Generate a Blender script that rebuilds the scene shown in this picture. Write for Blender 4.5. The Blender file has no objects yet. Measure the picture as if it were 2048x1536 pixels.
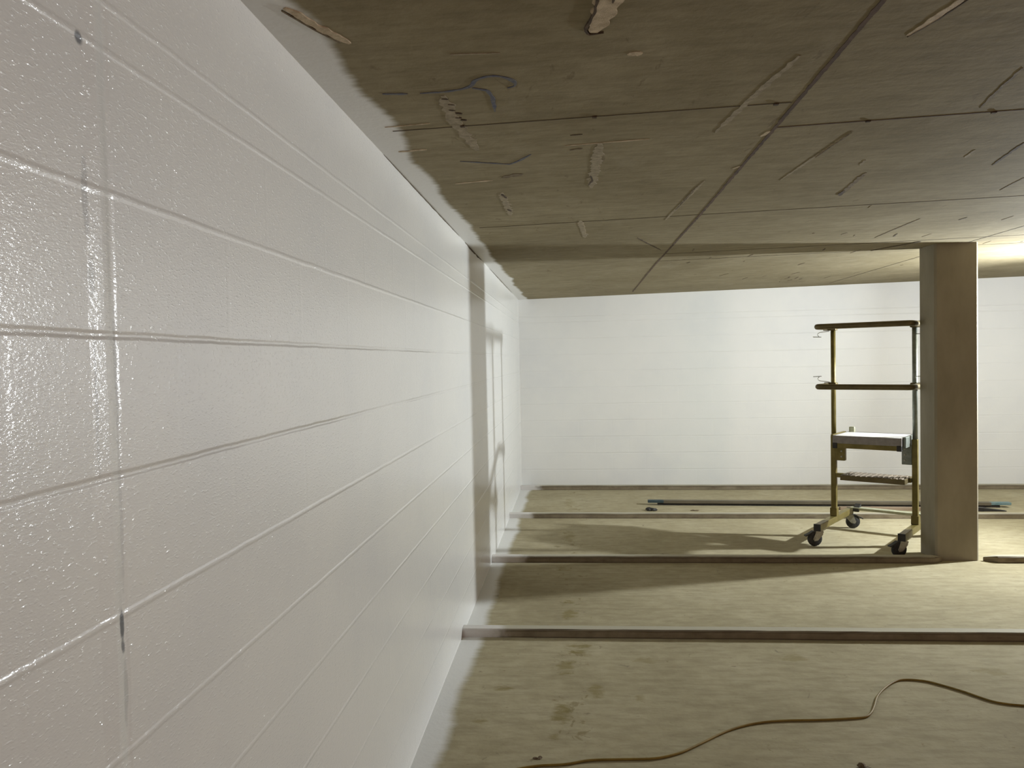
import bpy, bmesh, math, random
from mathutils import Vector, Matrix, noise

random.seed(7)
C = bpy.context.scene.collection
sc = bpy.context.scene

# ------------------------------------------------------------------ camera
cam_d = bpy.data.cameras.new('camera')
cam = bpy.data.objects.new('camera', cam_d); C.objects.link(cam)
cam_d.sensor_fit = 'HORIZONTAL'; cam_d.sensor_width = 36.0
cam_d.lens = 36.0 * 1580.7 / 2048.0
cam_d.clip_start = 0.02; cam_d.clip_end = 100
CR = Vector((0.99684805, 0.07672574, -0.0201773))
CU = Vector((0.01774164, 0.03229526, 0.99932089))
CF = Vector((-0.07732526, 0.99652907, -0.03083222))
M = Matrix((CR, CU, -CF)).transposed().to_4x4()
M.translation = Vector((0, 0, 1.5581))
cam.matrix_world = M
sc.camera = cam

# ------------------------------------------------------------------ view, world
sc.view_settings.view_transform = 'Standard'
sc.view_settings.look = 'None'
sc.view_settings.exposure = 0.05
sc.view_settings.gamma = 1.0
sc.view_settings.use_curve_mapping = False
w = bpy.data.worlds.new('world'); sc.world = w; w.use_nodes = True
w.node_tree.nodes['Background'].inputs[0].default_value = (0.5, 0.45, 0.4, 1)
w.node_tree.nodes['Background'].inputs[1].default_value = 0.02

# ------------------------------------------------------------------ work light and an added fill lamp
def point(name, loc, power, col, rad):
    l = bpy.data.lights.new(name, 'POINT'); l.energy = power; l.color = col; l.shadow_soft_size = rad
    o = bpy.data.objects.new(name, l); o.location = loc; C.objects.link(o); return o
LX, LY, LZ = 4.72, 6.57, 1.79            # work light on a tripod behind the column, right of the frame
point('work_light_spill', (LX, LY, LZ), 190, (0.94, 1.0, 1.03), 0.045)
fl = bpy.data.lights.new('work_light_flood', 'AREA'); fl.shape = 'DISK'; fl.size = 0.09; fl.energy = 145; fl.spread = math.radians(150); fl.color = (0.94, 1.0, 1.02)
flo = bpy.data.objects.new('work_light_flood', fl); C.objects.link(flo); flo.location = (LX, LY, LZ)
flo.rotation_euler = Vector((-1.0, -0.10, 0.06)).to_track_quat('-Z', 'Y').to_euler()
point('warm_fill', (6.0, -2.5, 1.45), 220, (1.0, 0.69, 0.60), 0.35)  # added soft warm fill, no such lamp seen; brightens the near left wall

# ------------------------------------------------------------------ mesh helpers
def link(name, bm, mat, parent=None, smooth=False, bevel=0):
    me = bpy.data.meshes.new(name)
    bmesh.ops.recalc_face_normals(bm, faces=bm.faces)
    bm.to_mesh(me); bm.free()
    if smooth:
        for p in me.polygons: p.use_smooth = True
    o = bpy.data.objects.new(name, me); C.objects.link(o)
    for m in (mat if isinstance(mat, (list, tuple)) else [mat]): me.materials.append(m)
    if parent: o.parent = parent
    if bevel:
        b = o.modifiers.new('bevel', 'BEVEL'); b.width = bevel; b.segments = 2; b.limit_method = 'ANGLE'
    return o

def tag(o, label=None, cat=None, group=None, kind=None):
    if label: o['label'] = label
    if cat: o['category'] = cat
    if group: o['group'] = group
    if kind: o['kind'] = kind
    return o

def empty(name, loc, rz=0):
    o = bpy.data.objects.new(name, None); o.location = loc; o.rotation_euler = (0, 0, rz)
    o.empty_display_size = 0.1; C.objects.link(o); return o

def box(bm, x0, x1, y0, y1, z0, z1):
    v = [bm.verts.new((x, y, z)) for x in (x0, x1) for y in (y0, y1) for z in (z0, z1)]
    for f in ((0, 1, 3, 2), (4, 6, 7, 5), (0, 4, 5, 1), (2, 3, 7, 6), (0, 2, 6, 4), (1, 5, 7, 3)):
        bm.faces.new([v[i] for i in f])
    return v

def frame_of(d):
    d = d.normalized()
    a = Vector((0, 0, 1)) if abs(d.z) < 0.9 else Vector((1, 0, 0))
    s = d.cross(a).normalized(); return s, d.cross(s).normalized()

def tube(bm, pts, r, n=16, cap=True):
    pts = [Vector(p) for p in pts]; rings = []
    for i, p in enumerate(pts):
        d = (pts[min(i + 1, len(pts) - 1)] - pts[max(i - 1, 0)]).normalized()
        if i == 0: s, t = frame_of(d)
        else:
            s = (s - d * s.dot(d)).normalized(); t = d.cross(s)
        rr = r[i] if isinstance(r, (list, tuple)) else r
        rings.append([bm.verts.new(p + (s * math.cos(2 * math.pi * k / n) + t * math.sin(2 * math.pi * k / n)) * rr) for k in range(n)])
    for a, b in zip(rings, rings[1:]):
        for k in range(n): bm.faces.new((a[k], a[(k + 1) % n], b[(k + 1) % n], b[k]))
    if cap:
        bm.faces.new(rings[0][::-1]); bm.faces.new(rings[-1])

def bar(bm, a, b, w, h, up=Vector((0, 0, 1))):
    a = Vector(a); b = Vector(b); d = (b - a).normalized()
    s = d.cross(up).normalized(); t = s.cross(d).normalized()
    v = [bm.verts.new(p + s * (w / 2 * i) + t * (h / 2 * j)) for p in (a, b) for i, j in ((-1, -1), (1, -1), (1, 1), (-1, 1))]
    for f in ((0, 3, 2, 1), (4, 5, 6, 7), (0, 1, 5, 4), (1, 2, 6, 5), (2, 3, 7, 6), (3, 0, 4, 7)):
        bm.faces.new([v[i] for i in f])

def round_path(pts, r, n=6):
    pts = [Vector(p) for p in pts]; out = [pts[0]]
    for i in range(1, len(pts) - 1):
        a = (pts[i - 1] - pts[i]).normalized(); b = (pts[i + 1] - pts[i]).normalized()
        p0 = pts[i] + a * r; p1 = pts[i] + b * r
        for k in range(n + 1):
            t = k / n; out.append(p0.lerp(pts[i], t).lerp(pts[i].lerp(p1, t), t))
    out.append(pts[-1]); return out

def spline(pts, sub=6):
    pts = [Vector(p) for p in pts]; P = [pts[0]] + pts + [pts[-1]]; out = []
    for i in range(1, len(P) - 2):
        for k in range(sub):
            t = k / sub; a, b, c, d = P[i - 1], P[i], P[i + 1], P[i + 2]
            out.append(0.5 * ((2 * b) + (c - a) * t + (2 * a - 5 * b + 4 * c - d) * t * t + (3 * b - a - 3 * c + d) * t ** 3))
    out.append(pts[-1]); return out

# ------------------------------------------------------------------ material helpers
class NT:
    def __init__(s, name):
        s.m = bpy.data.materials.new(name); s.m.use_nodes = True; s.t = s.m.node_tree
        s.b = s.t.nodes['Principled BSDF']; s.out = s.t.nodes['Material Output']
    def n(s, typ, **kw):
        x = s.t.nodes.new(typ)
        for k, v in kw.items(): setattr(x, k, v)
        return x
    def put(s, sock, v):
        if hasattr(v, 'is_output'): s.t.links.new(v, sock)
        elif isinstance(v, (tuple, list)) and len(v) == 3 and sock.type == 'RGBA': sock.default_value = (*v, 1)
        else: sock.default_value = v
    def math(s, op, a, b=None, c=None, clamp=False):
        x = s.n('ShaderNodeMath', operation=op); x.use_clamp = clamp
        for i, v in enumerate((a, b, c)):
            if v is not None: s.put(x.inputs[i], v)
        return x.outputs[0]
    def step(s, v, lo, hi, a=0.0, b=1.0):
        x = s.n('ShaderNodeMapRange', interpolation_type='SMOOTHSTEP')
        s.put(x.inputs[0], v); s.put(x.inputs[1], lo); s.put(x.inputs[2], hi); s.put(x.inputs[3], a); s.put(x.inputs[4], b)
        return x.outputs[0]
    def noise(s, vec, scale, detail=3, rough=0.55, dist=0.0):
        x = s.n('ShaderNodeTexNoise'); s.put(x.inputs['Vector'], vec)
        x.inputs['Scale'].default_value = scale; x.inputs['Detail'].default_value = detail
        x.inputs['Roughness'].default_value = rough; x.inputs['Distortion'].default_value = dist
        return x.outputs[0]
    def mix(s, f, a, b):
        x = s.n('ShaderNodeMix', data_type='RGBA'); s.put(x.inputs[0], f); s.put(x.inputs[6], a); s.put(x.inputs[7], b)
        return x.outputs[2]
    def ramp(s, f, stops):
        x = s.n('ShaderNodeValToRGB'); s.put(x.inputs[0], f); e = x.color_ramp.elements
        while len(e) < len(stops): e.new(0.5)
        for i, (p, c) in enumerate(stops): e[i].position = p; e[i].color = (*c, 1)
        return x.outputs[0]
    def obj(s, scale=None):
        tc = s.n('ShaderNodeTexCoord'); v = tc.outputs['Object']
        if scale:
            m = s.n('ShaderNodeMapping'); s.t.links.new(v, m.inputs[0]); m.inputs['Scale'].default_value = scale; v = m.outputs[0]
        return v
    def xyz(s, v):
        x = s.n('ShaderNodeSeparateXYZ'); s.put(x.inputs[0], v); return x.outputs
    def bump(s, h, strength=1.0, distance=1.0, normal=None):
        x = s.n('ShaderNodeBump'); x.inputs['Strength'].default_value = strength; x.inputs['Distance'].default_value = distance
        s.put(x.inputs['Height'], h)
        if normal: s.put(x.inputs['Normal'], normal)
        return x.outputs[0]
    def fin(s, col=None, rough=None, normal=None, metallic=None, spec=None):
        if col is not None: s.put(s.b.inputs['Base Color'], col)
        if rough is not None: s.put(s.b.inputs['Roughness'], rough)
        if normal is not None: s.put(s.b.inputs['Normal'], normal)
        if metallic is not None: s.put(s.b.inputs['Metallic'], metallic)
        if spec is not None: s.put(s.b.inputs['Specular IOR Level'], spec)
        return s.m

WHITE = (0.80, 0.80, 0.775)

def block_paint(name, axis, gloss, stipple, joints=True):
    """thick white paint over blockwork: bed joints 0.2 m apart, head joints 0.4 m apart"""
    t = NT(name); p = t.obj(); X = t.xyz(p)
    along = X[axis]; z = X[2]
    wob = t.math('SUBTRACT', t.noise(p, 9, 3), 0.5)
    zz = t.math('ADD', z, t.math('MULTIPLY', wob, 0.005))
    yy = t.math('ADD', along, t.math('MULTIPLY', wob, 0.012))
    k = t.math('DIVIDE', t.math('SUBTRACT', zz, 1.604 - 2.0), 0.2)
    fr = t.math('FRACT', k)
    dz = t.math('MULTIPLY', t.math('MINIMUM', fr, t.math('SUBTRACT', 1.0, fr)), 0.2)
    low = t.math('LESS_THAN', zz, 2.03)
    dz = t.math('ADD', dz, t.math('MULTIPLY', t.math('SUBTRACT', 1.0, low), 1.0))
    dtop = t.math('ABSOLUTE', t.math('SUBTRACT', zz, 2.072))
    dz = t.math('MINIMUM', dz, dtop)
    # head joints, half bond
    row = t.math('FLOOR', k); par = t.math('MODULO', row, 2.0)
    ky = t.math('DIVIDE', t.math('SUBTRACT', yy, t.math('ADD', 1.059 - 8.0, t.math('MULTIPLY', par, 0.2))), 0.4)
    fy = t.math('FRACT', ky)
    dy = t.math('MULTIPLY', t.math('MINIMUM', fy, t.math('SUBTRACT', 1.0, fy)), 0.4)
    dy = t.math('ADD', dy, t.math('GREATER_THAN', zz, 2.0))
    # a bead of paint sags over the top of every bed joint, the joint itself is a shallow groove
    amp = t.step(t.noise(p, 1.7, 2), 0.3, 0.7, 0.55, 1.25)
    if axis == 1:
        mid = t.math('MULTIPLY', t.math('GREATER_THAN', zz, 1.3), t.math('LESS_THAN', zz, 1.7))
        bedh = t.math('ADD', 0.0013, t.math('MULTIPLY', mid, -0.0031))
    else: bedh = -0.0016
    bed = t.math('MULTIPLY', t.math('MULTIPLY', t.step(dz, 0.0008, 0.0075, 1.0, 0.0), bedh), amp)
    head = t.math('MULTIPLY', t.step(dy, 0.001, 0.012, -0.00018, 0.0), amp)
    h = t.math('ADD', bed, head)
    if axis == 1:
        # filled movement joint running up the wall near the camera
        wdg = t.math('MULTIPLY', t.math('SUBTRACT', t.math('MINIMUM', t.math('MAXIMUM', yy, 1.020), 1.056), 1.020), 0.055)
        h = t.math('ADD', h, t.math('MULTIPLY', wdg, t.step(yy, 1.056, 1.078, 1.0, 0.0)))
        d2 = t.math('ABSOLUTE', t.math('SUBTRACT', yy, 1.078))
        h = t.math('ADD', h, t.step(d2, 0.001, 0.012, -0.0007, 0.0))
    # roller stipple
    st = t.noise(t.obj((1, 0.38, 1) if axis == 1 else (0.38, 1, 1)), 330, 2, 0.6)
    st2 = t.noise(t.obj((1, 0.6, 1)), 70, 2, 0.5)
    if axis == 1:
        pim = t.step(t.noise(t.obj((1, 0.45, 1)), 185, 2, 0.5), 0.56, 0.70, 0.0, 0.00050)
        hb = t.math('ADD', h, t.math('MULTIPLY', pim, 0.25))
        h = t.math('ADD', h, pim)
    h = t.math('ADD', h, t.math('MULTIPLY', st, stipple))
    h = t.math('ADD', h, t.math('MULTIPLY', st2, stipple * 0.7))
    nm = t.bump(h, 1.0, 1.0)
    nb = t.bump(t.math('ADD', hb, t.math('MULTIPLY', st, stipple * 0.4)), 1.0, 1.0) if axis == 1 else nm
    mott = t.noise(p, 1.3, 4, 0.6)
    col = t.ramp(mott, [(0.3, (0.745, 0.75, 0.745)), (0.55, (0.80, 0.80, 0.775)), (0.75, (0.82, 0.815, 0.79))])
    if axis == 1:
        # unpainted holes and dark scuffs along the movement joint
        def spot(y, z, sy, sz, f):
            a = t.math('POWER', t.math('DIVIDE', t.math('SUBTRACT', yy, y), sy), 2.0)
            b = t.math('POWER', t.math('DIVIDE', t.math('SUBTRACT', zz, z), sz), 2.0)
            q = t.math('ADD', t.math('ADD', a, b), t.math('MULTIPLY', t.math('SUBTRACT', t.noise(p, 60, 3), 0.5), 1.4))
            return t.step(q, 0.2, 1.3, f, 0.0)
        for a in ((1.019, 1.998, 0.009, 0.010, 0.85), (1.072, 1.19, 0.006, 0.024, 0.95), (1.072, 1.16, 0.005, 0.012, 0.8),
                  (1.022, 1.79, 0.008, 0.06, 0.30), (1.028, 1.68, 0.010, 0.035, 0.25), (1.030, 1.51, 0.004, 0.12, 0.22),
                  (1.078, 1.55, 0.005, 0.10, 0.28), (1.078, 1.36, 0.005, 0.14, 0.18), (1.075, 1.09, 0.006, 0.05, 0.25)):
            col = t.mix(spot(*a), col, (0.10, 0.11, 0.14))
    if axis == 1:
        t.b.inputs['Coat Weight'].default_value = 0.8; t.b.inputs['Coat Roughness'].default_value = 0.10
        t.put(t.b.inputs['Coat Normal'], nm)
    return t.fin(col, gloss, nb, spec=0.4)

def conc_base(t, p, c1, c2, c3, sc1=1.6):
    a = t.noise(p, sc1, 5, 0.62, 0.4); b = t.noise(p, 14, 4, 0.6)
    f = t.math('ADD', t.math('MULTIPLY', a, 0.7), t.math('MULTIPLY', b, 0.3))
    return t.ramp(f, [(0.36, c1), (0.5, c2), (0.64, c3)])

def strip_mask(t, p, X, edge, amp, soft):
    """white paint brushed out over the neighbouring concrete along the left wall"""
    wv = t.n('ShaderNodeCombineXYZ'); t.put(wv.inputs[1], X[1]); t.put(wv.inputs[2], 3.3)
    n1 = t.noise(wv.outputs[0], 2.0, 2, 0.5); n2 = t.noise(t.obj((0.3, 1, 1)), 24, 3)
    e = t.math('ADD', edge, t.math('MULTIPLY', t.math('SUBTRACT', n1, 0.5), amp))
    e = t.math('ADD', e, t.math('MULTIPLY', t.math('SUBTRACT', n2, 0.5), 0.035))
    return t.step(t.math('SUBTRACT', X[0], e), -soft, soft, 1.0, 0.0)

# ceiling concrete
def m_ceiling():
    t = NT('ceiling_concrete'); p = t.obj(); X = t.xyz(p)
    col = conc_base(t, p, (0.235, 0.195, 0.114), (0.285, 0.242, 0.15), (0.335, 0.288, 0.188))
    stk = t.step(t.noise(t.obj((0.22, 1.0, 1)), 26, 4, 0.7), 0.35, 0.68, 0.0, 0.42)
    col = t.mix(stk, col, (0.155, 0.125, 0.070))
    pale = t.step(t.noise(t.obj((1, 0.35, 1)), 5, 5, 0.7), 0.56, 0.70, 0.0, 0.35)
    col = t.mix(pale, col, (0.32, 0.28, 0.195))
    dark = t.step(t.noise(t.obj((1.6, 0.5, 1)), 9, 4, 0.7, 0.5), 0.64, 0.72, 0.0, 0.5)
    col = t.mix(dark, col, (0.14, 0.10, 0.055))
    m = strip_mask(t, p, X, -0.552, 0.11, 0.018)
    col = t.mix(m, col, (0.76, 0.755, 0.735))
    h = t.math('ADD', t.math('MULTIPLY', t.noise(p, 45, 4), 0.0012), t.math('MULTIPLY', t.noise(p, 6, 3), 0.0012))
    rough = t.step(m, 0, 1, 0.85, 0.4)
    return t.fin(col, rough, t.bump(h, 0.7), spec=0.15)

def m_floor():
    t = NT('floor_concrete'); p = t.obj(); X = t.xyz(p)
    col = conc_base(t, p, (0.345, 0.30, 0.188), (0.41, 0.362, 0.236), (0.465, 0.415, 0.282), 1.1)
    stk = t.step(t.noise(t.obj((0.25, 1.0, 1)), 22, 4, 0.7), 0.38, 0.70, 0.0, 0.45)
    col = t.mix(stk, col, (0.235, 0.20, 0.125))
    # drips and dirt along a line that crosses the kerbs
    pw = t.noise(t.obj((1, 1, 1)), 7, 3)
    lx = t.math('ABSOLUTE', t.math('ADD', t.math('ADD', X[0], 0.04), t.math('MULTIPLY', t.math('SUBTRACT', pw, 0.5), 0.12)))
    band = t.step(lx, 0.02, 0.16, 1.0, 0.0)
    sp = t.noise(t.obj((1, 0.8, 1)), 15, 5, 0.65, 0.6)
    gate = t.step(t.noise(t.obj((0.3, 1, 1)), 1.9, 2), 0.44, 0.58, 0.0, 1.0)
    f = t.step(t.math('ADD', sp, t.math('MULTIPLY', t.math('MULTIPLY', band, gate), 0.12)), 0.66, 0.73, 0.0, 0.6)
    col = t.mix(f, col, (0.20, 0.16, 0.07))
    # rusty olive drip stains, one by one
    nn = t.math('SUBTRACT', t.noise(t.obj((0.55, 1, 1)), 17, 5, 0.65, 0.3), 0.5)
    for (sx, sy, rx, ry, f0) in ((-0.045, 4.78, .055, .13, .7), (-0.05, 5.02, .045, .06, .6), (0.0, 4.20, .085, .11, .75), (-0.07, 3.95, .055, .12, .65),
                             (0.085, 3.66, .05, .10, .65), (-0.075, 3.44, .055, .15, .8), (-0.10, 3.22, .03, .05, .7), (-0.09, 5.85, .07, .10, .6),
                             (-0.36, 3.69, .06, .03, .7), (-0.43, 3.36, .05, .05, .7), (0.34, 4.06, .08, .05, .4), (1.08, 4.12, .10, .07, .5),
                             (-0.06, 6.9, .06, .25, .5), (-0.07, 8.5, .06, .3, .4), (2.0, 3.95, .12, .05, .4), (0.28, 3.60, .03, .04, .5)):
        a = t.math('POWER', t.math('DIVIDE', t.math('SUBTRACT', X[0], sx), rx), 2.0)
        b = t.math('POWER', t.math('DIVIDE', t.math('SUBTRACT', X[1], sy), ry), 2.0)
        q = t.math('ADD', t.math('ADD', a, b), t.math('MULTIPLY', nn, 5.5))
        col = t.mix(t.step(q, -0.4, 0.9, f0, 0.0), col, (0.215, 0.175, 0.062))
    # smaller grey brown marks elsewhere
    s2 = t.step(t.noise(t.obj((1.0, 0.6, 1)), 11, 5, 0.7, 0.8), 0.645, 0.72, 0.0, 0.65)
    col = t.mix(s2, col, (0.20, 0.175, 0.12))
    s3 = t.step(t.noise(t.obj((0.45, 1, 1)), 38, 3, 0.6), 0.68, 0.73, 0.0, 0.6)
    col = t.mix(s3, col, (0.15, 0.12, 0.08))
    m = strip_mask(t, p, X, -0.545, 0.12, 0.03)
    col = t.mix(m, col, (0.75, 0.75, 0.73))
    h = t.math('ADD', t.math('MULTIPLY', t.noise(p, 60, 4), 0.0010), t.math('MULTIPLY', t.noise(p, 4, 3), 0.005))
    return t.fin(col, t.step(m, 0, 1, 0.85, 0.4), t.bump(h, 0.8), spec=0.15)

def m_plain(name, c1, c2, rough=0.7, scale=8, metallic=0.0, bump=0.0006, spec=0.4, stretch=None):
    t = NT(name); p = t.obj(stretch)
    col = t.ramp(t.noise(p, scale, 4, 0.6), [(0.35, c1), (0.65, c2)])
    return t.fin(col, rough, t.bump(t.math('MULTIPLY', t.noise(p, scale * 9, 3), bump), 0.8), metallic, spec)

def m_kerb():
    t = NT('kerb_concrete'); p = t.obj(); X = t.xyz(p)
    col = conc_base(t, p, (0.155, 0.125, 0.08), (0.205, 0.17, 0.112), (0.25, 0.21, 0.145), 5)
    s = t.step(t.noise(t.obj((0.35, 1, 2.2)), 16, 4, 0.6), 0.55, 0.68, 0.0, 0.6)
    col = t.mix(s, col, (0.12, 0.085, 0.06))
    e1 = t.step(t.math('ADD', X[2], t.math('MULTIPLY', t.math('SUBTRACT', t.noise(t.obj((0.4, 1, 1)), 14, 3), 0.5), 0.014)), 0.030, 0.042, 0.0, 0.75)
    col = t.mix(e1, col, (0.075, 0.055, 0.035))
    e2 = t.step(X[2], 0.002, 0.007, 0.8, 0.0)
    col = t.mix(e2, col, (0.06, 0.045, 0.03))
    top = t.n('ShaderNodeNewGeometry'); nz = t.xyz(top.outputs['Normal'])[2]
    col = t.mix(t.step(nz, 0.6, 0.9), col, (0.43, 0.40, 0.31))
    m = t.step(t.math('ADD', X[0], t.math('MULTIPLY', t.math('SUBTRACT', t.noise(p, 8, 3), 0.5), 0.25)), -0.50, -0.36, 0.85, 0.0)
    col = t.mix(m, col, (0.70, 0.68, 0.665))
    return t.fin(col, 0.7, t.bump(t.math('MULTIPLY', t.noise(p, 50, 4), 0.0015), 0.8), spec=0.3)

MAT = dict(
    wall_near=block_paint('gloss_white_blockwork', 1, 0.45, 0.00050),
    wall_far=block_paint('white_blockwork', 0, 0.5, 0.0004),
    ceiling=m_ceiling(), floor=m_floor(), kerb=m_kerb(),
    joint=m_plain('rusty_joint', (0.055, 0.03, 0.018), (0.12, 0.07, 0.04), 0.9, 20),
    joint_fine=m_plain('fine_joint', (0.06, 0.045, 0.025), (0.11, 0.08, 0.05), 0.9, 20),
    cream=m_plain('cream_mortar', (0.40, 0.31, 0.20), (0.62, 0.51, 0.36), 0.8, 40, bump=0.002),
    faint=m_plain('faint_mortar', (0.23, 0.19, 0.12), (0.36, 0.30, 0.205), 0.8, 45, bump=0.001),
    brown=m_plain('rusty_mark', (0.12, 0.08, 0.042), (0.21, 0.165, 0.10), 0.85, 45, bump=0.002),
    dark=m_plain('dark_mark', (0.05, 0.032, 0.018), (0.11, 0.075, 0.045), 0.9, 45),
    chalk=m_plain('blue_chalk', (0.09, 0.10, 0.15), (0.17, 0.165, 0.165), 0.95, 55),
    column=m_plain('column_concrete', (0.235, 0.205, 0.145), (0.295, 0.26, 0.19), 0.75, 3, bump=0.0006, stretch=(1.5, 1.5, 0.6)),
    yellow=m_plain('yellow_passivated_steel', (0.135, 0.108, 0.028), (0.20, 0.158, 0.05), 0.42, 12, 0.5, 0.0002),
    rail=m_plain('dull_olive_tube', (0.11, 0.085, 0.04), (0.16, 0.125, 0.06), 0.45, 10, 0.6, 0.0002),
    galv=m_plain('galvanised_tube', (0.16, 0.175, 0.155), (0.25, 0.265, 0.235), 0.42, 25, 0.6, 0.0002),
    deck=m_plain('bright_aluminium', (0.78, 0.78, 0.76), (0.86, 0.86, 0.84), 0.5, 30, 0.0, 0.0002),
    tread=m_plain('dusty_tread', (0.16, 0.125, 0.09), (0.24, 0.20, 0.15), 0.6, 25, 0.2, 0.0003),
    alu=m_plain('dusty_aluminium', (0.22, 0.20, 0.19), (0.28, 0.26, 0.245), 0.5, 30, 0.3, 0.0003),
    palegreen=m_plain('pale_green_paint', (0.30, 0.30, 0.20), (0.40, 0.40, 0.28), 0.5, 20, 0.2, 0.0003),
    black=m_plain('black_plastic', (0.015, 0.014, 0.013), (0.03, 0.028, 0.025), 0.5, 30),
    rubber=m_plain('dark_rubber', (0.02, 0.02, 0.02), (0.045, 0.043, 0.04), 0.75, 50),
    fork=m_plain('zinc_fork', (0.28, 0.27, 0.22), (0.42, 0.41, 0.35), 0.45, 30, 0.6),
    cable=m_plain('yellow_cable_sheath', (0.20, 0.135, 0.025), (0.28, 0.20, 0.045), 0.6, 12),
    beam=m_plain('dusty_straightedge', (0.10, 0.085, 0.058), (0.15, 0.128, 0.088), 0.6, 9, 0.2, stretch=(0.4, 1, 1)),
    darkteal=m_plain('dark_teal_paint', (0.02, 0.04, 0.05), (0.04, 0.065, 0.075), 0.6, 20),
    teal=m_plain('teal_paint', (0.10, 0.17, 0.18), (0.15, 0.22, 0.22), 0.55, 20),
    batten=m_plain('brown_batten', (0.20, 0.145, 0.095), (0.28, 0.21, 0.145), 0.8, 10, stretch=(0.3, 1, 1)),
)
# ------------------------------------------------------------------ the setting
XL, XR, YB = -0.649, 9.5, -6.5
def ceil_z(x): return 2.286 + 0.0178 * (x - XL)
def back_y(x): return 9.64 - 0.030 * (x - XL)

bm = bmesh.new(); box(bm, XL - 0.2, XR + 0.2, YB - 0.2, 9.95, -0.2, 0.0)
tag(link('floor', bm, MAT['floor']), kind='structure')

bm = bmesh.new()
v = []
for x in (XL, XR + 0.2):
    for y in (YB - 0.2, 9.95):
        for z in (ceil_z(x), ceil_z(x) + 0.25): v.append(bm.verts.new((x, y, z)))
for f in ((0, 1, 3, 2), (4, 6, 7, 5), (0, 4, 5, 1), (2, 3, 7, 6), (0, 2, 6, 4), (1, 5, 7, 3)): bm.faces.new([v[i] for i in f])
ceiling = tag(link('ceiling', bm, MAT['ceiling']), kind='structure')

bm = bmesh.new(); box(bm, XL - 0.2, XL, YB - 0.2, 9.95, 0.0, 2.60)
wall_left = tag(link('wall_left', bm, MAT['wall_near']), kind='structure')

def slant_wall(name, x0, y0, x1, y1, th, mat):
    bm = bmesh.new(); a = Vector((x0, y0, 0)); b = Vector((x1, y1, 0)); d = (b - a).normalized(); nn = Vector((-d.y, d.x, 0)) * th
    vs = []
    for p in (a, b, b + nn, a + nn): vs.append(bm.verts.new(p))
    top = [bm.verts.new((q.co.x, q.co.y, ceil_z(q.co.x))) for q in vs]
    bm.faces.new(vs[::-1]); bm.faces.new(top)
    for i in range(4): bm.faces.new((vs[i], vs[(i + 1) % 4], top[(i + 1) % 4], top[i]))
    return tag(link(name, bm, mat), kind='structure')
slant_wall('wall_back', XL, back_y(XL), XR, back_y(XR), 0.2, MAT['wall_far'])
slant_wall('wall_right', XR, 9.2, XR, YB, 0.2, MAT['column'])
slant_wall('wall_rear', XR, YB, XL, YB, 0.2, MAT['column'])

# kerbs across the floor
def kerb(name, x0, y0, x1, y1, depth, hgt, seed, roundl=False, roundr=False, n=90):
    """low upstand with slightly wandering arrises; front line runs (x0,y0)-(x1,y1)"""
    bm = bmesh.new(); rows = []
    for i in range(n + 1):
        s = i / n; x = x0 + (x1 - x0) * s; y = y0 + (y1 - y0) * s
        j = lambda k, a: a * (noise.noise(Vector((x * 3.1, k * 7.7, seed))) + 0.5 * noise.noise(Vector((x * 11, k * 3.3, seed))))
        d = 0.0
        if roundr: e = max(0, 1 - (x1 - x) / 0.10); d = max(d, e * e * 0.06)
        if roundl: e = max(0, 1 - (x - x0) / 0.10); d = max(d, e * e * 0.06)
        hh = hgt - d * 0.3
        pr = [(y + j(1, .004) + d, 0.0), (y + j(2, .004) + d, hh - 0.007), (y + 0.007 + j(2, .004) + d, hh + j(3, .002)),
              (y + depth - 0.006, hh + j(4, .002)), (y + depth, hh - 0.006), (y + depth, 0.0)]
        rows.append([bm.verts.new((x, a, b)) for a, b in pr])
    for a, b in zip(rows, rows[1:]):
        for k in range(6): bm.faces.new((a[k], b[k], b[(k + 1) % 6], a[(k + 1) % 6]))
    bm.faces.new(rows[0]); bm.faces.new(rows[-1][::-1])
    return tag(link(name, bm, MAT['kerb']), kind='structure')
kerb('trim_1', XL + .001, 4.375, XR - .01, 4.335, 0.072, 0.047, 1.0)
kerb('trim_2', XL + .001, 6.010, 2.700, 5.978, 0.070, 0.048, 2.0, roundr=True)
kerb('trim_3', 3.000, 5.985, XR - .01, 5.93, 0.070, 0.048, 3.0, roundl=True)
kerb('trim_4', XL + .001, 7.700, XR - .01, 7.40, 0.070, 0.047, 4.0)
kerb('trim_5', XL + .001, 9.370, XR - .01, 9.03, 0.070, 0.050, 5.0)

bm = bmesh.new(); bar(bm, (XL + .02, 4.4525, 0.0012), (XR - .02, 4.4125, 0.0012), .012, .0024)  # thin dark strip standing in for the shade behind the near kerb
link('gap_shade_strip', bm, MAT['dark'], bpy.data.objects['trim_1'])
# column
bm = bmesh.new()
cx0, cx1, cy0, cy1, ch = 2.662, 2.972, 6.052, 6.32, 0.014
pr = [(cx0 + ch, cy0), (cx1 - ch, cy0), (cx1, cy0 + ch), (cx1, cy1 - ch), (cx1 - ch, cy1), (cx0 + ch, cy1), (cx0, cy1 - ch), (cx0, cy0 + ch)]
lo = [bm.verts.new((x, y, 0)) for x, y in pr]; hi = [bm.verts.new((x, y, ceil_z(x))) for x, y in pr]
bm.faces.new(lo[::-1]); bm.faces.new(hi)
for i in range(8): bm.faces.new((lo[i], lo[(i + 1) % 8], hi[(i + 1) % 8], hi[i]))
col = link('concrete_column', bm, MAT['column'])
tag(col, 'square raw concrete column rising from the floor to the ceiling beside the yellow podium ladder', 'column')

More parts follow.
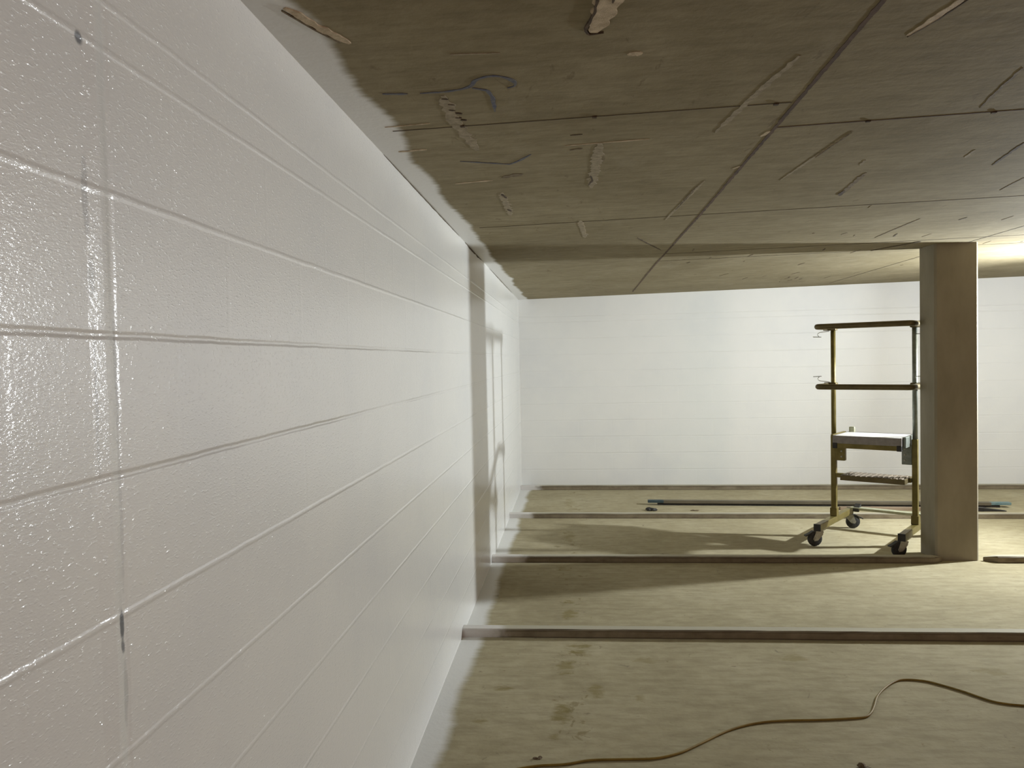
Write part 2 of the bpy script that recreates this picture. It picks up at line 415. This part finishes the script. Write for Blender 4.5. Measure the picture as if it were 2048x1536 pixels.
# ------------------------------------------------------------------ ceiling marks (parts of the ceiling)
def ribbon(name, pts, width, mat, depth=0.003, rag=0.25, seed=0.0, step=0.02, taper=False):
    """irregular raised strip under the ceiling"""
    P = [Vector((x, y, 0)) for x, y in pts]
    L = sum((b - a).length for a, b in zip(P, P[1:])); n = max(4, int(L / step))
    S = []
    for i in range(n + 1):
        d = L * i / n
        for a, b in zip(P, P[1:]):
            l = (b - a).length
            if d <= l + 1e-9: S.append((a.lerp(b, min(1, d / l)), (b - a).normalized())); break
            d -= l
        else: S.append((P[-1], (P[-1] - P[-2]).normalized()))
    bm = bmesh.new(); T = []; B = []
    for i, (p, d) in enumerate(S):
        s = Vector((-d.y, d.x, 0)); u = i / n
        e = 1.0
        if taper: e = min(1, 0.35 + 4 * min(u, 1 - u))
        a = width / 2 * e * (1 + rag * 2 * noise.noise(Vector((p.x * 31, p.y * 31, seed))))
        b = width / 2 * e * (1 + rag * 2 * noise.noise(Vector((p.x * 31, p.y * 31, seed + 9))))
        q0 = p + s * a; q1 = p - s * b
        for q in (q0, q1): q.z = ceil_z(q.x) + 0.001
        T.append((bm.verts.new(q0), bm.verts.new(q1)))
        w0 = q0.copy(); w1 = q1.copy(); w0.z -= depth + .001; w1.z -= depth + .001
        w0 += (p - q0).normalized() * min(.001, width * .2); w1 += (p - q1).normalized() * min(.001, width * .2)
        B.append((bm.verts.new(w0), bm.verts.new(w1)))
    for i in range(n):
        bm.faces.new((B[i][0], B[i + 1][0], B[i + 1][1], B[i][1]))
        bm.faces.new((T[i][0], T[i + 1][0], B[i + 1][0], B[i][0]))
        bm.faces.new((T[i][1], B[i][1], B[i + 1][1], T[i + 1][1]))
        bm.faces.new((T[i][0], T[i][1], T[i + 1][1], T[i + 1][0]))
    bm.faces.new((T[0][0], B[0][0], B[0][1], T[0][1])); bm.faces.new((T[n][0], T[n][1], B[n][1], B[n][0]))
    return link(name, bm, mat, ceiling)

J = 'formwork_joint'
ribbon(J, [(0.672, -6), (0.675, 1.8), (0.682, 2.72), (0.690, 4.31), (0.682, 6.62), (0.698, 9.2)], 0.0125, MAT['joint'], 0.0006, 0.35, 1)
ribbon(J, [(-0.555, 2.488), (0.134, 2.462), (0.665, 2.443)], 0.0044, MAT['joint_fine'], 0.0004, 0.3, 2)
ribbon(J, [(0.685, 2.705), (1.454, 2.668), (9.0, 2.45)], 0.0068, MAT['joint'], 0.0005, 0.3, 3)
ribbon(J, [(-0.50, 4.36), (0.43, 4.31), (2.30, 4.23), (9.0, 4.02)], 0.0055, MAT['joint_fine'], 0.0005, 0.3, 4)
ribbon(J, [(0.695, 5.89), (2.85, 5.79), (9.0, 5.55)], 0.007, MAT['joint_fine'], 0.0005, 0.3, 5)
ribbon(J, [(0.69, 6.32), (2.30, 6.27), (9.0, 6.05)], 0.006, MAT['joint_fine'], 0.0005, 0.3, 6)
ribbon(J, [(2.29, 6.27), (2.48, 5.86)], 0.012, MAT['joint_fine'], 0.003, 0.3, 7)
ribbon(J, [(2.9, 2.62), (2.9, 9.2)], 0.006, MAT['joint_fine'], 0.0005, 0.3, 8)
for (x, y) in ((-0.33, 2.473), (0.079, 2.464), (0.62, 2.445), (0.075 + 0.9, 2.69), (1.36, 2.672)):   # little nail lumps on the joints
    ribbon('nail_lump', [(x - .007, y), (x + .007, y)], 0.012, MAT['dark'], 0.004, 0.3, x, 0.003)

def mark(pts, wd, m, seed, depth=0.0006, rag=0.45, name='spacer_mark'):
    return ribbon(name, pts, wd, MAT[m], depth, rag, seed, 0.008, True)
mark([(0.095, 1.60), (0.091, 1.653), (0.060, 1.826)], 0.046, 'cream', 11, 0.003)
mark([(0.066, 1.62), (0.060, 1.72), (0.040, 1.81), (0.050, 1.835), (0.083, 1.83)], 0.006, 'dark', 12, 0.0040)
mark([(0.100, 1.62), (0.096, 1.68)], 0.006, 'dark', 12.5, 0.0040)
mark([(-0.575, 1.60), (-0.563, 1.627), (-0.535, 1.706), (-0.494, 1.795)], 0.020, 'cream', 13, 0.002)
mark([(-0.585, 1.61), (-0.552, 1.70), (-0.515, 1.79)], 0.004, 'brown', 13.5, 0.0025)
mark([(-0.346, 2.185), (-0.349, 2.389), (-0.319, 2.768)], 0.036, 'faint', 14)
for i, (x, y) in enumerate(((-0.345, 2.21), (-0.335, 2.26), (-0.34, 2.31), (-0.325, 2.345), (-0.332, 2.385), (-0.32, 2.41))):
    mark([(x - .008, y), (x + .010, y + .008)], 0.008, 'dark', 20 + i, 0.0018)
mark([(0.106, 2.765), (0.100, 3.1), (0.092, 3.481)], 0.038, 'faint', 15)
mark([(0.085, 3.25), (0.095, 3.33), (0.08, 3.42)], 0.007, 'dark', 15.5, 0.0018)
mark([(-0.300, 3.483), (-0.300, 4.03)], 0.030, 'faint', 16)
mark([(-0.300, 3.50), (-0.288, 3.60)], 0.010, 'dark', 16.2, 0.0018)
mark([(-0.303, 3.86), (-0.290, 3.92)], 0.012, 'dark', 16.4, 0.0018)
mark([(0.582, 2.061), (0.535, 2.36), (0.489, 2.725)], 0.020, 'faint', 17)
mark([(0.851, 1.77), (0.831, 1.883), (0.809, 1.977)], 0.018, 'cream', 18, 0.0006)
mark([(0.862, 1.79), (0.842, 1.89), (0.812, 1.985)], 0.004, 'dark', 18.5, 0.0012)
mark([(0.147, 1.979), (0.165, 1.973), (0.183, 1.977)], 0.026, 'cream', 19)
mark([(-0.281, 1.902), (-0.161, 1.913)], 0.008, 'faint', 19.5)
mark([(1.252, 3.482), (1.272, 3.70), (1.301, 3.958)], 0.022, 'brown', 30)
mark([(1.282, 3.84), (1.301, 3.965)], 0.018, 'dark', 30.5, 0.0018)
mark([(0.966, 2.808), (0.940, 3.15), (0.911, 3.539)], 0.012, 'faint', 31)
mark([(0.968, 2.82), (0.945, 3.15)], 0.006, 'brown', 31.5, 0.0018)
mark([(1.226, 2.264), (1.255, 2.43), (1.291, 2.619)], 0.009, 'brown', 32)
mark([(1.69, 3.11), (1.725, 3.29), (1.76, 3.471)], 0.012, 'dark', 33)
mark([(2.049, 3.77), (2.087, 4.046)], 0.008, 'brown', 34)
mark([(2.037, 4.818), (2.045, 5.2), (2.053, 5.552)], 0.010, 'brown', 35)
mark([(0.562, 3.57), (0.535, 4.13)], 0.010, 'brown', 36)
mark([(0.416, 5.015), (0.525, 5.35), (0.633, 5.665)], 0.010, 'dark', 37)
mark([(0.576, 3.456), (0.518, 4.418)], 0.014, 'faint', 38)
mark([(0.051, 4.28), (0.088, 4.907)], 0.03, 'faint', 39)
for i, (a, b, wd) in enumerate((((-0.569, 2.441), (-0.425, 2.429), .008), ((-0.472, 3.261), (-0.314, 3.236), .012), ((-0.014, 2.777), (0.276, 2.752), .007),
                               ((0.659, 2.803), (0.674, 2.741), .012), ((0.655, 3.269), (0.677, 3.233), .012), ((-0.59, 2.73), (-0.49, 2.72), .016))):
    mark([a, b], wd, 'cream', 40 + i, name='mortar_smear')
for i, (a, b, wd, m) in enumerate((((-0.270, 3.202), (-0.186, 3.153), .035, 'brown'), ((0.003, 2.84), (0.047, 2.823), .014, 'brown'), ((0.004, 2.651), (0.045, 2.648), .006, 'dark'))):
    mark([a, b], wd, m, 50 + i, name='dark_stain')
random.seed(3)
for i in range(46):          # short rusty dashes and pale specks scattered over the slab
    x = random.uniform(0.75, 3.4); y = random.uniform(3.0, 8.8); a = random.uniform(-0.06, 0.06); l = random.uniform(0.03, 0.22)
    mark([(x, y), (x + a * l * 4, y + l)], random.uniform(0.005, 0.014), random.choice(('brown', 'brown', 'dark', 'faint')), 60 + i, name='rust_dash')
ch = 'chalk_mark'
mark([(-0.504, 2.142), (-0.437, 2.155)], 0.011, 'chalk', 71, 0.0008, 0.3, ch)
mark(spline([(-0.403, 2.157, 0), (-0.313, 2.154, 0), (-0.262, 2.128, 0), (-0.243, 2.086, 0), (-0.208, 2.063, 0), (-0.176, 2.069, 0), (-0.146, 2.104, 0), (-0.142, 2.143, 0), (-0.163, 2.159, 0)], 4) and
     [(p.x, p.y) for p in spline([(-0.403, 2.157, 0), (-0.313, 2.154, 0), (-0.262, 2.128, 0), (-0.243, 2.086, 0), (-0.208, 2.063, 0), (-0.176, 2.069, 0), (-0.146, 2.104, 0), (-0.142, 2.143, 0), (-0.163, 2.159, 0)], 4)],
     0.011, 'chalk', 72, 0.0008, 0.3, ch)
mark([(-0.257, 2.141), (-0.219, 2.168), (-0.212, 2.232), (-0.217, 2.352)], 0.011, 'chalk', 73, 0.0008, 0.3, ch)
mark([(-0.400, 2.904), (-0.223, 2.990), (-0.182, 2.940), (-0.137, 2.864)], 0.010, 'chalk', 74, 0.0008, 0.3, ch)

# open crack where the top of the left wall meets the slab
def crack(name, y0, y1, wmax, seed):
    bm = bmesh.new(); n = 60; A = []; B = []
    for i in range(n + 1):
        u = i / n; y = y0 + (y1 - y0) * u
        wd = wmax * math.sin(math.pi * u) ** 0.6 * (0.7 + 0.6 * noise.noise(Vector((y * 9, seed, 0)))) + 0.0005
        z = ceil_z(XL)
        A.append([bm.verts.new((XL - .001, y, z + .001)), bm.verts.new((XL + 0.0012, y, z + .001)), bm.verts.new((XL + 0.0012, y, z - wd)), bm.verts.new((XL - .001, y, z - wd))])
    for a, b in zip(A, A[1:]):
        for k in range(4): bm.faces.new((a[k], b[k], b[(k + 1) % 4], a[(k + 1) % 4]))
    bm.faces.new(A[0]); bm.faces.new(A[-1][::-1])
    return link(name, bm, MAT['joint_fine'], wall_left)
crack('ceiling_crack', 2.75, 4.6, 0.006, 1)
crack('ceiling_crack', 4.85, 5.75, 0.016, 2)
crack('ceiling_crack', 6.3, 8.6, 0.006, 3)

# ------------------------------------------------------------------ podium ladder
PA = math.atan2(-0.574, 0.819)       # local x = across (to the right), local y = away from the camera
pod = empty('podium_ladder', (2.447, 6.68, 0), PA)
tag(pod, 'wheeled yellow work podium ladder with two guard rails standing beside the concrete column', 'podium ladder')
HW = 0.314
LZ0 = 0.150
for s in (-1, 1):
    # base leg: square tube running front to back
    bm = bmesh.new(); box(bm, s * HW - .025, s * HW + .025, -0.43, 0.43, LZ0 - .022, LZ0 + .030)
    leg = link('base_leg', bm, MAT['yellow'], pod, bevel=.004)
    for e in (-1, 1):
        bm = bmesh.new(); y = e * 0.431
        box(bm, s * HW - .027, s * HW + .027, min(y, y + e * .008), max(y, y + e * .008), LZ0 - .024, LZ0 + .032)
        link('end_cap', bm, MAT['black'], leg)
    # upright: lower square part and round upper part
    bm = bmesh.new(); box(bm, s * HW - .021, s * HW + .021, -.021, .021, LZ0 + .03, 0.86)
    up = link('upright', bm, MAT['yellow'], pod, bevel=.004)
    bm = bmesh.new(); tube(bm, [(s * HW, 0, 0.86), (s * HW, 0, 1.765)], 0.0195, 20)
    link('upper_tube', bm, MAT['yellow'] if s < 0 else MAT['galv'], up, smooth=True)
    bm = bmesh.new(); bar(bm, (s * HW, 0, LZ0 + .03), (s * HW, 0, LZ0 + .10), .056, .056, Vector((0, 1, 0)))
    link('foot_socket', bm, MAT['yellow'], up, bevel=.003)
    # bracket plate below the platform
    bm = bmesh.new(); x0 = s * (HW - .020); x1 = s * (HW - .095)
    box(bm, min(x0, x1), max(x0, x1), -.024, .024, 0.655, 0.815)
    br = link('bracket', bm, MAT['yellow'] if s < 0 else MAT['galv'], pod, bevel=.004)
    for z in (0.69, 0.735, 0.78):
        bm = bmesh.new(); x = s * (HW - .07); tube(bm, [(x, -.034, z), (x, -.022, z)], .007, 8)
        link('bolt', bm, MAT['fork'], br)
# rear cross member between the legs
bm = bmesh.new(); bar(bm, (-HW + .02, .40, LZ0 + .035), (HW - .02, .40, LZ0 + .035), .075, .022)
link('cross_member', bm, MAT['palegreen'], pod, bevel=.003)
bm = bmesh.new(); bar(bm, (-HW + .07, .36, LZ0 + .022), (-HW + .07, .44, LZ0 + .060), .05, .03)
link('hinge', bm, MAT['black'], pod, bevel=.004)

# guard rails: U shaped hoops open at the back, clamped to the uprights
def hoop(z, front, ext, nm, drop=0.0):
    pts = round_path([(-HW - ext, .06, z), (-HW - ext, -front, z), (HW + ext, -front, z + drop), (HW + ext, .10, z + drop)], 0.05)
    bm = bmesh.new(); tube(bm, pts, 0.0225, 20)
    g = link(nm, bm, MAT['rail'], pod, smooth=True)
    for s in (-1, 1):
        bm = bmesh.new(); bar(bm, (s * (HW + ext * .5), -.03, z), (s * (HW + ext * .5), .03, z), .06 + ext, .052)
        link('clamp', bm, MAT['rail'], g, bevel=.006)
    return g
top = hoop(1.775, 0.30, 0.045, 'guard_rail')
mid = hoop(1.285, 0.30, 0.040, 'guard_rail')
def latch(x, y, z, par, up):
    """bent wire latch with a small finger tab"""
    k = 1 if up else -1
    pts = spline([(x, y, z), (x - .035, y - .02, z + .006 * k), (x - .068, y - .04, z + .012 * k), (x - .082, y - .05, z + .03 * k), (x - .070, y - .05, z + .045 * k)], 5)
    bm = bmesh.new(); tube(bm, pts, 0.0028, 8); l = link('latch', bm, MAT['fork'], par, smooth=True)
    bm = bmesh.new(); bar(bm, (x - .120, y - .05, z + .047 * k), (x - .050, y - .05, z + .050 * k), .006, .006)
    link('tab', bm, MAT['fork'], l)
latch(-HW - .02, -.03, 1.745, top, False)
latch(-HW - .02, -.03, 1.315, mid, True)
latch(HW + .14, .0, 1.745, top, False)
latch(HW + .14, .0, 1.315, mid, True)

# platform
bm = bmesh.new(); box(bm, -.262, .262, -.200, -.186, 0.818, 0.882); box(bm, -.262, .262, .186, .200, 0.818, 0.882)
box(bm, -.262, -.248, -.19, .19, 0.818, 0.882); box(bm, .248, .262, -.19, .19, 0.818, 0.882)
plat = link('platform_frame', bm, MAT['alu'], pod, bevel=.002)
bm = bmesh.new()
for i in range(9):
    y = -.176 + i * .0395; box(bm, -.250, .250, y, y + .034, 0.868, 0.880)
link('deck_board', bm, MAT['deck'], pod, bevel=.002)
bm = bmesh.new(); bar(bm, (-.25, -.185, 0.800), (.25, -.185, 0.800), .030, .040)
pb = link('platform_beam', bm, MAT['yellow'], pod, bevel=.003)
for s in (-1, 1):
    bm = bmesh.new(); bar(bm, (s * .225, -.187, 0.800), (s * .262, -.187, 0.800), .036, .046)
    link('beam_cap', bm, MAT['black'], pb, bevel=.004)
    bm = bmesh.new(); bar(bm, (s * .275, -.17, 0.845), (s * .275, .17, 0.845), .022, .085)
    link('side_plate', bm, MAT['galv'] if s > 0 else MAT['yellow'], plat, bevel=.003)
bm = bmesh.new(); bar(bm, (-.25, .185, 0.800), (.25, .185, 0.800), .030, .040)
link('platform_beam', bm, MAT['yellow'], pod, bevel=.003)
bm = bmesh.new(); bar(bm, (-.245, .195, 0.90), (-.20, .195, 0.90), .03, .05)
link('hand_hold', bm, MAT['palegreen'], plat, bevel=.006)

# lower step, hung off the uprights
st_ = bmesh.new()
box(st_, -.215, .275, -.165, -.150, 0.512, 0.552); box(st_, -.215, .275, .055, .070, 0.512, 0.552)
box(st_, -.215, -.200, -.15, .06, 0.512, 0.552); box(st_, .260, .275, -.15, .06, 0.512, 0.552)
step_o = link('step_frame', st_, MAT['rail'], pod, bevel=.002)
bm = bmesh.new()
for i in range(12):
    x = -.203 + i * .0388; box(bm, x, x + .028, -.158, .064, 0.545, 0.556)
link('tread', bm, MAT['tread'], pod, bevel=.0015)
for s in (-1, 1):
    a = -.290 if s < 0 else .290; b = -.212 if s < 0 else .272
    bm = bmesh.new(); bar(bm, (a, -.01, 0.530), (b, -.01, 0.530), .040, .036)
    link('step_hook', bm, MAT['yellow'], step_o, bevel=.003)

# castors
def castor(x, y, rz, brake):
    cpos = Vector((x, y, 0)); Rz = Matrix.Rotation(rz, 4, 'Z')
    root = bpy.data.objects.new('castor', None)
    def T(bm):
        bmesh.ops.transform(bm, matrix=Matrix.Translation(cpos) @ Rz, verts=bm.verts); return bm
    bm = bmesh.new()
    # fork: two cheeks, crown and stem (local x = rolling direction, wheel trails by 0.03)
    for s in (-1, 1):
        pr = [(-.030, .125), (.030, .125), (.038, .100), (.055, .062), (.044, .045), (.014, .050), (-.028, .095)]
        a = [bm.verts.new((px, s * .021 - .002, pz)) for px, pz in pr]; b = [bm.verts.new((px, s * .021 + .002, pz)) for px, pz in pr]
        bm.faces.new(a); bm.faces.new(b[::-1])
        for i in range(len(pr)): bm.faces.new((a[i], a[(i + 1) % 7], b[(i + 1) % 7], b[i]))
    box(bm, -.032, .032, -.024, .024, .110, .122)
    tube(bm, [(0, 0, .118), (0, 0, .130)], .020, 14)
    fork = link('castor', T(bm), MAT['fork'], pod)
    # wheel: rounded tyre with a hub
    bm = bmesh.new(); prof = [(.012, -.014), (.050, -.015), (.058, -.011), (.061, 0), (.058, .011), (.050, .015), (.012, .014)]
    n = 28; rings = []
    for k in range(n):
        a = 2 * math.pi * k / n
        rings.append([bm.verts.new((.032 + r * math.cos(a), yy, .0612 + r * math.sin(a))) for r, yy in prof])
    for k in range(n):
        A, B = rings[k], rings[(k + 1) % n]
        for i in range(6): bm.faces.new((A[i], A[i + 1], B[i + 1], B[i]))
    link('wheel', T(bm), MAT['rubber'], fork, smooth=True)
    bm = bmesh.new(); tube(bm, [(.032, -.026, .061), (.032, .026, .061)], .013, 12)
    link('axle', T(bm), MAT['fork'], fork)
    if brake:
        bm = bmesh.new()
        pts = [(.01, 0, .118), (.050, 0, .121), (.082, 0, .102), (.115, 0, .088)]
        for a, b in zip(pts, pts[1:]): bar(bm, a, b, .034, .009)
        link('brake_lever', T(bm), MAT['black'], fork)
    bpy.data.objects.remove(root)
# turned so that each trails the way the photograph shows
castor(-HW, -.405, math.radians(180) - PA + math.radians(10), True)
castor(HW, -.405, math.radians(180) - PA + math.radians(14), True)
castor(-HW, .405, -PA - math.radians(4), True)
castor(HW, .405, -PA + math.radians(30), True)

# ------------------------------------------------------------------ straightedge and batten on the floor
def straight(name, a, b, wd, hz, mat):
    a = Vector(a); b = Vector(b); L = (b - a).length; rz = math.atan2(b.y - a.y, b.x - a.x)
    return empty(name, a, rz), L
se, L = straight('straightedge', (0.76, 8.37, 0), (4.28, 8.12, 0), 0, 0, None)
tag(se, 'long dusty metal straightedge with teal ends lying on the floor near the far wall', 'straightedge')
bm = bmesh.new(); box(bm, .16, L - .18, -.030, .030, .022, .052)
link('blade', bm, MAT['beam'], se, bevel=.003)
bm = bmesh.new(); box(bm, .10, L - .10, -.018, .022, .0, .023)
link('web', bm, MAT['black'], se)
for x0, x1 in ((0.0, .165), (L - .185, L)):
    bm = bmesh.new(); box(bm, x0, x1, -.031, .031, .026, .052)
    link('end_cap', bm, MAT['darkteal' if x0 == 0 else 'teal'], se, bevel=.003)
bt, L = straight('batten', (2.62, 8.05, 0), (4.14, 7.93, 0), 0, 0, None)
tag(bt, 'short brown timber batten with a dark tapered end lying before the teal-ended straightedge', 'batten')
bm = bmesh.new(); box(bm, 0, L - .32, -.028, .028, 0, .030); link('timber', bm, MAT['batten'], bt, bevel=.003)
bm = bmesh.new()
v = [bm.verts.new(q) for q in ((L - .325, -.032, 0), (L - .325, .032, 0), (L - .325, .032, .038), (L - .325, -.032, .038), (L - .22, -.032, .034), (L - .22, .032, .034), (L, -.02, .006), (L, .02, .006), (L, -.02, 0), (L, .02, 0), (L - .22, -.032, 0), (L - .22, .032, 0))]
for f in ((0, 3, 2, 1), (3, 4, 5, 2), (4, 6, 7, 5), (6, 8, 9, 7), (0, 10, 4, 3), (10, 8, 6, 4), (1, 2, 5, 11), (11, 5, 7, 9), (0, 1, 11, 10), (10, 11, 9, 8)):
    bm.faces.new([v[i] for i in f])
link('dark_end', bm, MAT['black'], bt)

# scraps
def scrap(name, loc, size, seed, mat, label, n=5):
    bm = bmesh.new(); random.seed(seed)
    for i in range(n):
        c = Vector((random.uniform(-.5, .5) * size[0], random.uniform(-.5, .5) * size[1], size[2] * 0.30))
        r = Vector((size[0] * random.uniform(.18, .34), size[1] * random.uniform(.2, .4), size[2] * random.uniform(.25, .5)))
        g = bmesh.ops.create_icosphere(bm, subdivisions=2, radius=1.0)['verts']
        for q in g:
            k = 1 + 0.5 * noise.noise(q.co * 2.2 + Vector((seed, i, 0)))
            q.co = Vector((q.co.x * r.x, q.co.y * r.y, q.co.z * r.z)) * k + c
            q.co.z = max(q.co.z, 0.0)
    o = link(name, bm, mat); o.location = loc
    return tag(o, label, 'debris')
o = scrap('crumpled_scrap', (0.735, 8.06, 0.0), (0.13, 0.05, 0.040), 5, MAT['black'], 'small black crumpled scrap on the floor before the left end of the straightedge')
scrap('plaster_crumb', (1.195, 8.02, 0.0), (0.085, 0.03, 0.016), 6, MAT['brown'], 'thin brown crumb of rubble on the floor in front of the straightedge', 3)
scrap('rubble_lump', (1.072, 2.985, 0.0), (0.07, 0.05, 0.028), 8, MAT['brown'], 'rusty brown lump of rubble below the yellow cable at the bottom edge of the photo', 5)
scrap('mud_flake', (-0.155, 3.035, 0.0), (0.04, 0.02, 0.008), 9, MAT['brown'], 'thin olive brown flake beside the left end of the yellow cable', 3)

# ------------------------------------------------------------------ cable
cab = [(-0.62, 2.72), (-0.42, 2.86), (-0.191, 2.962), (-0.058, 2.986), (0.038, 3.02), (0.16, 3.032), (0.289, 3.044), (0.391, 3.091), (0.48, 3.166), (0.599, 3.272), (0.693, 3.333), (0.783, 3.368),
       (0.891, 3.386), (1.018, 3.395), (1.147, 3.413), (1.215, 3.429), (1.254, 3.469), (1.291, 3.533), (1.344, 3.638), (1.413, 3.732), (1.487, 3.807), (1.543, 3.832), (1.628, 3.817),
       (1.694, 3.762), (1.752, 3.698), (1.817, 3.61), (1.866, 3.581), (1.936, 3.564), (2.3, 3.50), (2.8, 3.62), (3.4, 4.0)]
bm = bmesh.new(); tube(bm, spline([(x, y, 0.0048) for x, y in cab], 6), 0.0046, 12)
tag(link('power_cable', bm, MAT['cable'], smooth=True), 'thin yellow brown power cable snaking over the near concrete floor', 'cable')

# ------------------------------------------------------------------ the work light itself, outside the frame
wl = empty('tripod_work_light', (LX, LY, 0), 0)
tag(wl, 'work light on a tripod standing right of the column outside the picture', 'lamp')
bm = bmesh.new(); tube(bm, [(0, 0, .45), (0, 0, 1.66)], .014, 12); link('pole', bm, MAT['yellow'], wl, smooth=True)
for k in range(3):
    a = k * 2.094 + .4; bm = bmesh.new(); tube(bm, [(0, 0, .62), (.42 * math.cos(a), .42 * math.sin(a), .012)], .011, 10)
    link('leg', bm, MAT['yellow'], wl, smooth=True)
bm = bmesh.new(); tube(bm, [(0, 0, 1.655), (0, 0, 1.70)], .05, 20); link('lamp_base', bm, MAT['black'], wl)
bm = bmesh.new(); box(bm, .055, .085, -.085, .085, 1.715, 1.865); link('lamp_housing', bm, MAT['black'], wl, bevel=.004)
bm = bmesh.new(); bar(bm, (0, 0, 1.695), (.07, 0, 1.72), .03, .012); link('yoke', bm, MAT['yellow'], wl)
